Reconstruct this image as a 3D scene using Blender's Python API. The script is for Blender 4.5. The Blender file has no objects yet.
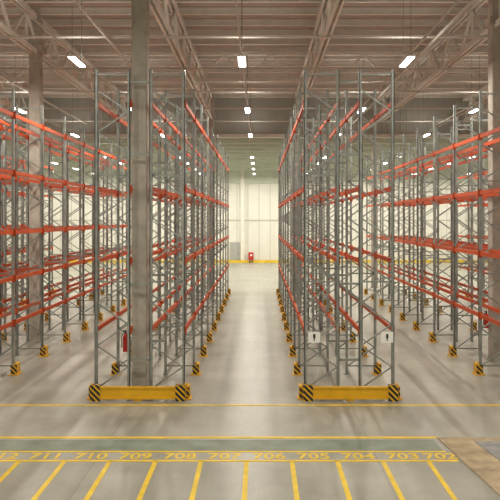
import bpy, math, random
from mathutils import Vector, Matrix
random.seed(4)
S=bpy.context.scene
COL=S.collection
# ---------------------------------------------------------------- materials
def mat(name,color,rough=0.6,metal=0.0,var=0.0,scale=3.0,emit=None,estr=0,bump=0.0,bscale=40,spec=None):
    m=bpy.data.materials.new(name); m.use_nodes=True
    nt=m.node_tree; b=nt.nodes['Principled BSDF']
    b.inputs['Base Color'].default_value=(*color,1)
    b.inputs['Roughness'].default_value=rough; b.inputs['Metallic'].default_value=metal
    if spec is not None: b.inputs['Specular IOR Level'].default_value=spec
    if emit: 
        b.inputs['Emission Color'].default_value=(*emit,1); b.inputs['Emission Strength'].default_value=estr
    if var>0 or bump>0:
        tc=nt.nodes.new('ShaderNodeTexCoord')
    if var>0:
        n=nt.nodes.new('ShaderNodeTexNoise'); n.inputs['Scale'].default_value=scale; n.inputs['Detail'].default_value=6
        nt.links.new(tc.outputs['Object'],n.inputs['Vector'])
        r=nt.nodes.new('ShaderNodeValToRGB')
        r.color_ramp.elements[0].position=.3; r.color_ramp.elements[1].position=.7
        r.color_ramp.elements[0].color=(*[c*(1-var) for c in color],1)
        r.color_ramp.elements[1].color=(*[min(1,c*(1+var)) for c in color],1)
        nt.links.new(n.outputs['Fac'],r.inputs['Fac']); nt.links.new(r.outputs['Color'],b.inputs['Base Color'])
    if bump>0:
        n2=nt.nodes.new('ShaderNodeTexNoise'); n2.inputs['Scale'].default_value=bscale
        nt.links.new(tc.outputs['Object'],n2.inputs['Vector'])
        bp=nt.nodes.new('ShaderNodeBump'); bp.inputs['Strength'].default_value=bump
        nt.links.new(n2.outputs['Fac'],bp.inputs['Height']); nt.links.new(bp.outputs['Normal'],b.inputs['Normal'])
    return m
M={}
M['steel']=mat('galvanised_steel',(.31,.335,.32),.38,.4,.2,4)
M['orange']=mat('orange_beam_paint',(.56,.082,.018),.5,0,.12,2,spec=.3)
M['yellow']=mat('yellow_guard_paint',(.75,.42,.01),.45,0,.08,5)
M['linepaint']=mat('yellow_floor_paint',(.80,.55,.02),.5,0,.15,3)
M['greenpaint']=mat('green_floor_paint',(.20,.235,.18),.5,0,.25,2)
M['concrete']=mat('column_concrete',(.43,.395,.345),.85,0,.22,2.5,bump=.15)
M['white']=mat('white_paint',(.78,.77,.71),.6,0,.04,1)
M['truss']=mat('truss_paint',(.72,.70,.65),.6,0,.08,2)
M['pipe']=mat('pipe_paint',(.60,.58,.54),.5,0,.05,2)
M['rod']=mat('rod_steel',(.2,.2,.19),.5,.3,.05,2)
M['red']=mat('red_enamel',(.50,.02,.015),.3,0,.05,5)
M['black']=mat('black_rubber',(.02,.02,.02),.6,0,.1,5)
M['sign']=mat('white_sign',(.9,.9,.88),.5,0,.02,5)
M['greydoor']=mat('grey_door_paint',(.40,.41,.40),.5,0,.08,2)
M['curtain']=mat('corrugated_grey',(.40,.41,.38),.6,0,.08,1)
M['panelgap']=mat('wall_panel_joint',(.50,.50,.46),.6,0,.05,1)
M['lowdeck']=mat('low_deck_paint',(.60,.64,.56),.7,0,.1,1)
M['lamp']=mat('lamp_diffuser',(.9,.9,.85),.4,emit=(1,.96,.88),estr=14)
M['lampbody']=mat('lamp_body_white',(.8,.8,.78),.5,0,.03,4)
def stripe_mat():
    m=bpy.data.materials.new('hazard_stripes'); m.use_nodes=True; nt=m.node_tree; b=nt.nodes['Principled BSDF']
    tc=nt.nodes.new('ShaderNodeTexCoord'); sp=nt.nodes.new('ShaderNodeSeparateXYZ')
    nt.links.new(tc.outputs['Object'],sp.inputs[0])
    a=nt.nodes.new('ShaderNodeMath'); a.operation='ADD'; nt.links.new(sp.outputs['X'],a.inputs[0]); nt.links.new(sp.outputs['Z'],a.inputs[1])
    a2=nt.nodes.new('ShaderNodeMath'); a2.operation='ADD'; nt.links.new(a.outputs[0],a2.inputs[0]); nt.links.new(sp.outputs['Y'],a2.inputs[1])
    mu=nt.nodes.new('ShaderNodeMath'); mu.operation='MULTIPLY'; mu.inputs[1].default_value=6.5; nt.links.new(a2.outputs[0],mu.inputs[0])
    fr=nt.nodes.new('ShaderNodeMath'); fr.operation='FRACT'; nt.links.new(mu.outputs[0],fr.inputs[0])
    r=nt.nodes.new('ShaderNodeValToRGB'); r.color_ramp.interpolation='CONSTANT'
    r.color_ramp.elements[0].color=(.02,.02,.02,1); r.color_ramp.elements[1].position=.6; r.color_ramp.elements[1].color=(.75,.42,.01,1)
    nt.links.new(fr.outputs[0],r.inputs[0]); nt.links.new(r.outputs[0],b.inputs['Base Color']); b.inputs['Roughness'].default_value=.5
    return m
M['stripe']=stripe_mat()
def floor_mat():
    m=bpy.data.materials.new('polished_concrete_floor'); m.use_nodes=True; nt=m.node_tree; b=nt.nodes['Principled BSDF']
    L=nt.links.new
    tc=nt.nodes.new('ShaderNodeTexCoord')
    n=nt.nodes.new('ShaderNodeTexNoise'); n.inputs['Scale'].default_value=.45; n.inputs['Detail'].default_value=10; n.inputs['Roughness'].default_value=.65
    L(tc.outputs['Object'],n.inputs['Vector'])
    r=nt.nodes.new('ShaderNodeValToRGB')
    r.color_ramp.elements[0].position=.3; r.color_ramp.elements[1].position=.68
    r.color_ramp.elements[0].color=(.27,.26,.215,1); r.color_ramp.elements[1].color=(.46,.445,.38,1)
    L(n.outputs['Fac'],r.inputs['Fac'])
    # streaks along the driving direction
    ms=nt.nodes.new('ShaderNodeMapping'); ms.inputs['Scale'].default_value=(2.2,.16,1); L(tc.outputs['Object'],ms.inputs[0])
    n2=nt.nodes.new('ShaderNodeTexNoise'); n2.inputs['Scale'].default_value=1.2; n2.inputs['Detail'].default_value=12; n2.inputs['Roughness'].default_value=.7
    L(ms.outputs[0],n2.inputs['Vector'])
    r2=nt.nodes.new('ShaderNodeValToRGB'); r2.color_ramp.elements[0].position=.28; r2.color_ramp.elements[1].position=.6
    r2.color_ramp.elements[0].color=(.80,.80,.80,1); r2.color_ramp.elements[1].color=(1,1,1,1)
    L(n2.outputs['Fac'],r2.inputs['Fac'])
    mx=nt.nodes.new('ShaderNodeMix'); mx.data_type='RGBA'; mx.blend_type='MULTIPLY'; mx.inputs[0].default_value=1
    L(r.outputs[0],mx.inputs[6]); L(r2.outputs[0],mx.inputs[7])
    br=nt.nodes.new('ShaderNodeTexBrick'); br.offset=0; br.inputs['Scale'].default_value=1
    br.inputs['Brick Width'].default_value=5.5; br.inputs['Row Height'].default_value=5.5; br.inputs['Mortar Size'].default_value=.012
    br.inputs['Color1'].default_value=(1,1,1,1); br.inputs['Color2'].default_value=(.95,.95,.95,1); br.inputs['Mortar'].default_value=(.7,.68,.65,1)
    mp=nt.nodes.new('ShaderNodeMapping'); mp.inputs['Location'].default_value=(3.2,2.0,0); L(tc.outputs['Object'],mp.inputs[0]); L(mp.outputs[0],br.inputs['Vector'])
    mx2=nt.nodes.new('ShaderNodeMix'); mx2.data_type='RGBA'; mx2.blend_type='MULTIPLY'; mx2.inputs[0].default_value=1
    L(mx.outputs[2],mx2.inputs[6]); L(br.outputs['Color'],mx2.inputs[7])
    L(mx2.outputs[2],b.inputs['Base Color'])
    r3=nt.nodes.new('ShaderNodeMapRange'); r3.inputs[3].default_value=.25; r3.inputs[4].default_value=.42
    L(n.outputs['Fac'],r3.inputs[0]); L(r3.outputs[0],b.inputs['Roughness'])
    return m
M['floor']=floor_mat()
M['patch']=mat('rough_concrete_patch',(.40,.31,.20),.9,0,.3,3,bump=.3,bscale=20)
M['manhole']=mat('cast_iron_cover',(.27,.27,.26),.6,.3,.2,6)
def deck_mat():
    m=bpy.data.materials.new('corrugated_roof_deck'); m.use_nodes=True; nt=m.node_tree; b=nt.nodes['Principled BSDF']; L=nt.links.new
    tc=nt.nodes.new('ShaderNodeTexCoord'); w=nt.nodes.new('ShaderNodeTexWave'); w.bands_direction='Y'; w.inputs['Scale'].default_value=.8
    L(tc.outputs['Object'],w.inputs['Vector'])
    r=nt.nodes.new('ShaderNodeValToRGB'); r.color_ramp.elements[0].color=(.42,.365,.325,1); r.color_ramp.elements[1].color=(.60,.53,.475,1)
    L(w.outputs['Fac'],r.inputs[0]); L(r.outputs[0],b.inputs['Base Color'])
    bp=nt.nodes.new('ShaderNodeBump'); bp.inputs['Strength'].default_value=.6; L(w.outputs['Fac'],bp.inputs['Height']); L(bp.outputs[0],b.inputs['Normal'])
    b.inputs['Roughness'].default_value=.7
    return m
M['deck']=deck_mat()

# ---------------------------------------------------------------- builder
class B:
    def __init__(s): s.v=[];s.f=[];s.m=[];s.mats=[]
    def mi(s,k):
        if k not in s.mats: s.mats.append(k)
        return s.mats.index(k)
    def hexa(s,pts,k):
        o=len(s.v); s.v+= [tuple(p) for p in pts]; i=s.mi(k)
        for q in ((0,3,2,1),(4,5,6,7),(0,1,5,4),(1,2,6,5),(2,3,7,6),(3,0,4,7)):
            s.f.append(tuple(o+j for j in q)); s.m.append(i)
    def box(s,x0,x1,y0,y1,z0,z1,k):
        s.hexa([(x0,y0,z0),(x1,y0,z0),(x1,y1,z0),(x0,y1,z0),(x0,y0,z1),(x1,y0,z1),(x1,y1,z1),(x0,y1,z1)],k)
    def bar(s,p,q,w,h,k,up=(0,0,1)):
        p=Vector(p);q=Vector(q);d=(q-p).normalized();u=Vector(up)
        if abs(d.dot(u))>.99: u=Vector((0,1,0))
        a=d.cross(u).normalized()*w/2; b=a.cross(d).normalized()*h/2
        s.hexa([p-a-b,p+a-b,p+a+b,p-a+b,q-a-b,q+a-b,q+a+b,q-a+b],k)
    def cyl(s,p,q,r,k,n=10,r2=None):
        p=Vector(p);q=Vector(q);d=(q-p).normalized();u=Vector((0,0,1)) if abs(d.z)<.9 else Vector((1,0,0))
        a=d.cross(u).normalized(); b=a.cross(d).normalized(); r2=r if r2 is None else r2
        o=len(s.v); i=s.mi(k)
        for j in range(n):
            t=2*math.pi*j/n; s.v.append(tuple(p+(a*math.cos(t)+b*math.sin(t))*r))
        for j in range(n):
            t=2*math.pi*j/n; s.v.append(tuple(q+(a*math.cos(t)+b*math.sin(t))*r2))
        for j in range(n):
            s.f.append((o+j,o+(j+1)%n,o+n+(j+1)%n,o+n+j)); s.m.append(i)
        s.f.append(tuple(o+j for j in reversed(range(n)))); s.m.append(i)
        s.f.append(tuple(o+n+j for j in range(n))); s.m.append(i)
    def mesh(s,name):
        me=bpy.data.meshes.new(name); me.from_pydata(s.v,[],s.f)
        for k in s.mats: me.materials.append(M[k])
        me.polygons.foreach_set('material_index',s.m); me.update()
        return me
    def obj(s,name,loc=(0,0,0)):
        o=bpy.data.objects.new(name,s.mesh(name)); o.location=loc; COL.objects.link(o); return o

# ---------------------------------------------------------------- shell
X0,X1,Y0,Y1,H=-27,27,-6,75,12.8
YC=45.2; HL=10.2
b=B(); b.box(X0-.3,X1+.3,Y0-.3,Y1+.3,-.3,0,'floor'); b.obj('floor')
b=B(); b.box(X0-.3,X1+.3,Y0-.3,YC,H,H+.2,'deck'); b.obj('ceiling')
b=B(); b.box(X0-.3,X1+.3,YC+.12,Y1+.3,HL,HL+.2,'lowdeck')
y=YC+2
while y<Y1:
    b.box(X0,X1,y-.1,y+.1,HL-.35,HL,'lowdeck'); y+=2.6
b.obj('ceiling_low')
b=B(); b.box(X0,X1,YC,YC+.12,HL-.1,H,'curtain')
x=X0+.2
while x<X1: b.box(x,x+.12,YC-.05,YC,HL-.1,H,'curtain'); x+=.4
b.box(X0,X1,YC-.12,YC+.0,HL-.15,HL+.05,'truss')
b.obj('wall_bulkhead')
def wall(x0,x1,y0,y1): 
    b=B(); b.box(x0,x1,y0,y1,0,H,'white'); return b
b=wall(X0-.3,X1+.3,Y1,Y1+.3)
x=X0+.5
while x<X1: b.box(x-.025,x+.025,Y1-.02,Y1,0,HL,'panelgap'); x+=1.2
b.box(X0,X1,Y1-.05,Y1,4.5,4.62,'panelgap'); b.box(X0,X1,Y1-.3,Y1,8.6,HL,'lowdeck')
for x in (-23,-17,-11.5,-6,-1.9,5.2,10.7,16.2,22): b.box(x-.2,x+.2,Y1-.35,Y1,0,HL,'white')
b.obj('wall_back')
wall(X0-.3,X0,Y0,Y1).obj('wall_left')
wall(X1,X1+.3,Y0,Y1).obj('wall_right')
wall(X0-.3,X1+.3,Y0-.3,Y0).obj('wall_front')
b=B(); b.box(X0,X1,Y1-.42,Y1-.36,0,.25,'linepaint'); b.obj('trim_1')
b=B(); xd=-2.75
b.box(xd-.55,xd+.55,Y1-.1,Y1-.02,0,2.2,'panelgap'); b.box(xd-.47,xd+.47,Y1-.14,Y1-.1,.02,2.12,'greydoor'); b.box(xd+.3,xd+.42,Y1-.2,Y1-.14,1,1.05,'black')
b.obj('door_1')
b=B(); b.box(-1.25,-.7,Y1-.65,Y1-.43,.3,1.1,'red'); b.box(-1.2,-.75,Y1-.68,Y1-.65,.35,1.05,'red'); b.box(-1.05,-.85,Y1-.69,Y1-.68,.7,.9,'sign')
b.box(-1.15,-1.05,Y1-.6,Y1-.48,0,.3,'black'); b.box(-.88,-.78,Y1-.6,Y1-.48,0,.3,'black'); b.obj('fire_hose_cabinet')

# ---------------------------------------------------------------- rack
NB=9; BAY=2.78; D=.93; W2=2.37; RH=8.62
def rack_mesh(name,levels,skip=0):
    b=B(); hw=W2/2
    rows=[(-hw,-hw+D),(hw-D,hw)]
    for f in range(skip,NB+1):
        y=f*BAY
        for ri,(xa,xb) in enumerate(rows):
            for x,sg in ((xa,1),(xb,-1)):
                xo=x; xi=x+sg*.07
                b.box(min(xo,xo+sg*.02),max(xo,xo+sg*.02),y-.05,y+.05,.01,RH,'steel')
                b.box(min(xo,xi),max(xo,xi),y-.05,y-.04,.01,RH,'steel')
                b.box(min(xo,xi),max(xo,xi),y+.04,y+.05,.01,RH,'steel')
                b.box(x-.07 if sg>0 else x-.1,x+.1 if sg>0 else x+.07,y-.08,y+.08,0,.012,'steel')
            z=.25; k=0; xl=xa+.06; xr=xb-.06
            b.bar((xl,y,.25),(xr,y,.25),.035,.04,'steel')
            st=.56
            while z+st<RH-.1:
                p=(xl,y,z) if k%2==0 else (xr,y,z); q=(xr,y,z+st) if k%2==0 else (xl,y,z+st)
                b.bar(p,q,.038,.035,'steel',up=(0,1,0)); z+=st;k+=1
                if k%5==0: b.bar((xl,y,z),(xr,y,z),.035,.04,'steel')
            b.bar((xl,y,RH-.12),(xr,y,RH-.12),.04,.045,'steel')
        for z in (1.0,3.0,6.4,8.3):
            b.box(rows[0][1],rows[1][0],y-.02,y+.02,z-.03,z+.03,'steel')
        for x,sg in ((-hw,-1),(hw,1)):
            xo=x+sg*.13
            b.box(min(x+sg*.05,xo),max(x+sg*.05,xo),y-.14,y+.14,0,.34,'yellow')
            b.box(min(x-sg*.06,xo),max(x-sg*.06,xo),y-.15,y-.13,0,.3,'stripe')
            b.box(min(x-sg*.06,xo),max(x-sg*.06,xo),y+.13,y+.15,0,.34,'yellow')
            b.box(min(x-sg*.12,xo+sg*.05),max(x-sg*.12,xo+sg*.05),y-.2,y+.2,0,.025,'yellow')
    for f in range(skip,NB):
        y0=f*BAY+.05;y1=(f+1)*BAY-.05
        for z in levels:
            for xa,xb in rows:
                for x,sg in ((xa,1),(xb,-1)):
                    c=x+sg*.02
                    b.box(c-.025,c+.025,y0,y1,z-.06,z+.06,'orange')
                    for yy in (y0,y1-.012):
                        b.box(c-.035,c+.045,yy,yy+.012,z-.12,z+.1,'orange')
                    for ya,yb in ((y0-.09,y0),(y1,y1+.09)):
                        e=x-sg*.006; b.box(min(e,x),max(e,x),ya,yb,z-.12,z+.1,'orange')
    if skip==0:
        gy=-.3; g=hw+.04
        b.box(-g+.25,g-.25,gy-.04,gy+.04,.05,.37,'yellow')
        b.box(-g+.25,g-.25,gy-.07,gy-.04,.05,.09,'yellow'); b.box(-g+.25,g-.25,gy-.07,gy-.04,.33,.37,'yellow')
        for s_ in (-1,1):
            xa=s_*(g-.25); xb=s_*g
            b.box(min(xa,xb),max(xa,xb),gy-.08,gy+.06,0,.42,'stripe')
            b.box(min(xb,xb-s_*.02),max(xb,xb-s_*.02),gy+.06,gy+.2,0,.42,'yellow')
        b.box(-.1,.1,gy-.05,gy+.05,0,.05,'yellow')
    return b.mesh(name)
RY=18.15
ma=rack_mesh('rack_mesh_a',[1.78,3.6,5.5,7.75]); mb=rack_mesh('rack_mesh_b',[1.55,2.9,4.3,6.1,7.85]); mc=rack_mesh('rack_mesh_c',[1.78,3.65,5.5,7.2])
cxs=[(-14.15,mb),(-19.65,mb),(-8.64,mb),(-3.155,ma),(2.34,ma),(7.84,mc),(13.35,mc),(18.85,mc)]
for x,me in cxs:
    o=bpy.data.objects.new('pallet_rack',me); o.location=(x,RY,0); COL.objects.link(o)

for x in (1.42,3.33):
    b=B(); b.box(-.16,.16,-.01,.01,-.14,.14,'sign')
    b.box(-.03,.03,-.014,-.01,-.02,.09,'black'); b.box(-.015,.015,-.014,-.01,-.09,-.02,'black')
    b.obj('rack_label_sign',(x,RY-.075,1.6))

# ---------------------------------------------------------------- columns
def column(x,y,w=.42,top=H):
    b=B(); c=.03; h=w/2
    pts=[(-h+c,-h),(h-c,-h),(h,-h+c),(h,h-c),(h-c,h),(-h+c,h),(-h,h-c),(-h,-h+c)]
    n=8
    for z in (0,top):
        for p in pts: b.v.append((p[0],p[1],z))
    i=b.mi('concrete')
    for j in range(n): b.f.append((j,(j+1)%n,n+(j+1)%n,n+j)); b.m.append(i)
    b.f.append(tuple(reversed(range(n)))); b.m.append(i); b.f.append(tuple(range(n,2*n))); b.m.append(i)
    b.box(-h-.03,h+.03,-h-.03,h+.03,0,.04,'concrete')
    b.box(-h-.1,h+.1,-h-.1,h+.1,top-1.7,top-1.45,'concrete')
    b.obj('concrete_column',(x,y,0))
for x,y in ((-3.23,18.65),(-8.64,26.6),(7.84,22.9),(7.84,47.3),(-3.155,43.9),(-8.64,50.9),(13.35,26.6),(-14.15,22.9),(2.34,44.0)):
    column(x,y,top=H if y<YC else HL)
def extinguisher(x,y,z,arm):
    b=B(); b.cyl((0,0,0),(0,0,.40),.08,'red',16); b.cyl((0,0,.40),(0,0,.48),.08,'red',16,.03)
    b.cyl((0,0,.48),(0,0,.54),.022,'black'); b.box(-.08,.02,-.012,.012,.54,.565,'black')
    b.cyl((-.03,0,.51),(-.1,-.02,.42),.012,'black',6); b.cyl((-.1,-.02,.42),(-.1,-.02,.1),.012,'black',6)
    b.box(-.03,arm,.06,.085,.1,.3,'steel')
    b.obj('fire_extinguisher',(x,y,z))
extinguisher(-3.60,18.5,1.15,.15); extinguisher(7.48,22.8,1.1,.14)

# ---------------------------------------------------------------- roof structure
def truss_long(x):
    b=B(); y0,y1=Y0,YC-.15; zb,zt=11.1,12.45
    for dx in (-.09,.09):
        b.box(dx-.04,dx+.04,y0,y1,zb-.09,zb+.09,'truss'); b.box(dx-.04,dx+.04,y0,y1,zt-.09,zt+.09,'truss')
    y=y0;k=0
    while y+1.5<y1:
        a,c=(zb,zt) if k%2==0 else (zt,zb)
        b.bar((0,y,a),(0,y+1.5,c),.09,.09,'truss'); 
        if k%2==0: b.bar((0,y+1.5,zb),(0,y+1.5,zt),.07,.07,'truss')
        y+=1.5;k+=1
    b.obj('roof_truss',(x,0,0))
for x in (-19.65,-14.15,-8.64,-3.155+.0,2.34,7.84,13.35,18.85): truss_long(x)
b=B(); y=Y0+1
while y<YC-.5:
    b.box(X0,X1,y-.06,y+.06,12.54,12.58,'truss'); b.box(X0,X1,y-.012,y+.012,12.58,12.76,'truss'); b.box(X0,X1,y-.06,y+.06,12.76,12.8,'truss'); y+=1.5
b.obj('roof_purlins')
for yy in (20.2,32.6):
    b=B(); zb,zt=11.25,12.5
    b.box(X0,X1,-.07,.07,zb-.08,zb+.08,'truss'); b.box(X0,X1,-.07,.07,zt-.06,zt+.04,'truss')
    x=X0;k=0
    while x+1.1<X1:
        a,c=(zb,zt) if k%2==0 else (zt,zb); b.bar((x,0,a),(x+1.1,0,c),.07,.07,'truss',up=(0,1,0)); x+=1.1;k+=1
    b.obj('roof_girder',(0,yy,0))
b=B(); y=13.5
while y<YC-1:
    b.cyl((X0+.05,y,10.95),(X1-.05,y,10.95),.045,'pipe',8)
    x=X0+1.5
    while x<X1: b.cyl((x,y,10.95),(x,y,H-.01),.012,'pipe',5); x+=5.5
    y+=5.1
for x in (-11.2,-5.2,6.0,11.5): b.cyl((x,Y0+.05,10.86),(x,YC-.3,10.86),.05,'pipe',8)
b.obj('sprinkler_pipes')

# ---------------------------------------------------------------- lamps
LZ=9.95
b=B(); b.box(-.11,.11,-.72,.72,0,.07,'lampbody'); b.box(-.13,.13,-.74,.74,-.0,.02,'lampbody')
b.box(-.10,.10,-.70,.70,-.03,0,'lamp'); lm=b.mesh('lamp')
UP=.09
def lamp(x,y,top,p):
    o=bpy.data.objects.new('linear_ceiling_light',lm); o.location=(x,y,LZ if top>11 else 9.35); COL.objects.link(o)
    rb=B(); h=top-o.location.z
    for yy in (-.6,.6): rb.cyl((0,yy,.07),(0,yy,h),.008,'rod',5)
    r=bpy.data.objects.new('suspension_rods',rb.mesh('rods')); COL.objects.link(r); r.parent=o
    for up in (0,1):
        if up and top<11: continue
        l=bpy.data.lights.new('lamp_light','AREA'); l.shape='RECTANGLE'; l.size=.2 if not up else .1; l.size_y=1.35 if not up else .9; l.energy=p*(UP if up else 1); l.color=(1,.935,.81)
        lo=bpy.data.objects.new('lamp_light',l); lo.location=(0,0,.19 if up else -.04)
        if up: lo.rotation_euler=(math.pi,0,0)
        lo.parent=o; COL.objects.link(lo)
P=260
for i in range(-4,5):
    x=-.6+5.5*i
    if abs(x)>25: continue
    for y in (2,12.5):
        lamp(x,y,H,P*.64)
    for y in (23,33.3): lamp(x,y,H,P)
    lamp(x,43.3,H,P)
    for y in (52,57.5,64,71): lamp(x,y,HL,P*.75)
b=B()
for i in range(-4,5):
    x=-.6+5.5*i
    b.box(x-.025,x+.025,Y0+.02,YC-.2,LZ+.12,LZ+.17,'pipe')
b.obj('cable_trays')

# ---------------------------------------------------------------- floor markings
b=B(); t=.006
def fbox(x0,x1,y0,y1,k): b.box(x0,x1,y0,y1,0.0005,t,k)
fbox(X0,X1,17.36,17.46,'linepaint')
fbox(X0,3.85,14.78,14.89,'linepaint')
fbox(X0,3.7,13.98,14.68,'greenpaint')
fbox(X0,3.75,13.90,13.97,'linepaint')
fbox(X0,3.85,13.36,13.45,'linepaint')
x=-.262
for k in range(-20,5):
    xx=x+k*.882; fbox(xx-.045,xx+.045,9.0,13.40,'linepaint')
fbox(X0,X1,Y1-1.3,Y1-.9,'linepaint')
fm=b.obj('floor_markings')
for k in range(-9,5):
    num=706-k
    c=bpy.data.curves.new('n','FONT'); c.body=str(num); c.size=.44; c.align_x='CENTER'; c.extrude=.002; c.offset=.008
    to=bpy.data.objects.new('n_tmp',c); COL.objects.link(to); to.location=(x+.441+k*.882-(.14 if k==4 else 0),13.52,.004)
    bpy.context.view_layer.update()
    dg=bpy.context.evaluated_depsgraph_get(); me=bpy.data.meshes.new_from_object(to.evaluated_get(dg))
    me.materials.clear(); me.materials.append(M['linepaint'])
    o=bpy.data.objects.new('slot_number',me); o.location=to.location; COL.objects.link(o); o.parent=fm
    bpy.data.objects.remove(to)
b=B()
b.hexa([(3.8,14.8,0),(5.7,14.8,0),(5.7,9,0),(4.3,9,0),(3.8,14.8,.02),(5.7,14.8,.02),(5.7,9,.02),(4.3,9,.02)],'patch')
b.hexa([(4.5,14.5,.02),(5.5,14.5,.02),(5.5,13.3,.02),(4.65,13.3,.02),(4.5,14.5,.03),(5.5,14.5,.03),(5.5,13.3,.03),(4.65,13.3,.03)],'manhole')
b.cyl((4.75,12.2,.02),(4.75,12.2,.03),.35,'manhole',24)
b.obj('concrete_repair_patch')

# ---------------------------------------------------------------- camera / world
S.view_settings.view_transform='Standard'
w=bpy.data.worlds.new('w'); S.world=w; w.use_nodes=True
w.node_tree.nodes['Background'].inputs[0].default_value=(1,.93,.8,1); w.node_tree.nodes['Background'].inputs[1].default_value=.3
cd=bpy.data.cameras.new('camera'); cd.sensor_width=36; cd.lens=690/500*36; cd.shift_x=-.02; cd.shift_y=-.062; cd.clip_end=300
c=bpy.data.objects.new('camera',cd); c.location=(0,0,4.7); c.rotation_euler=(math.radians(90),0,0); COL.objects.link(c); S.camera=c
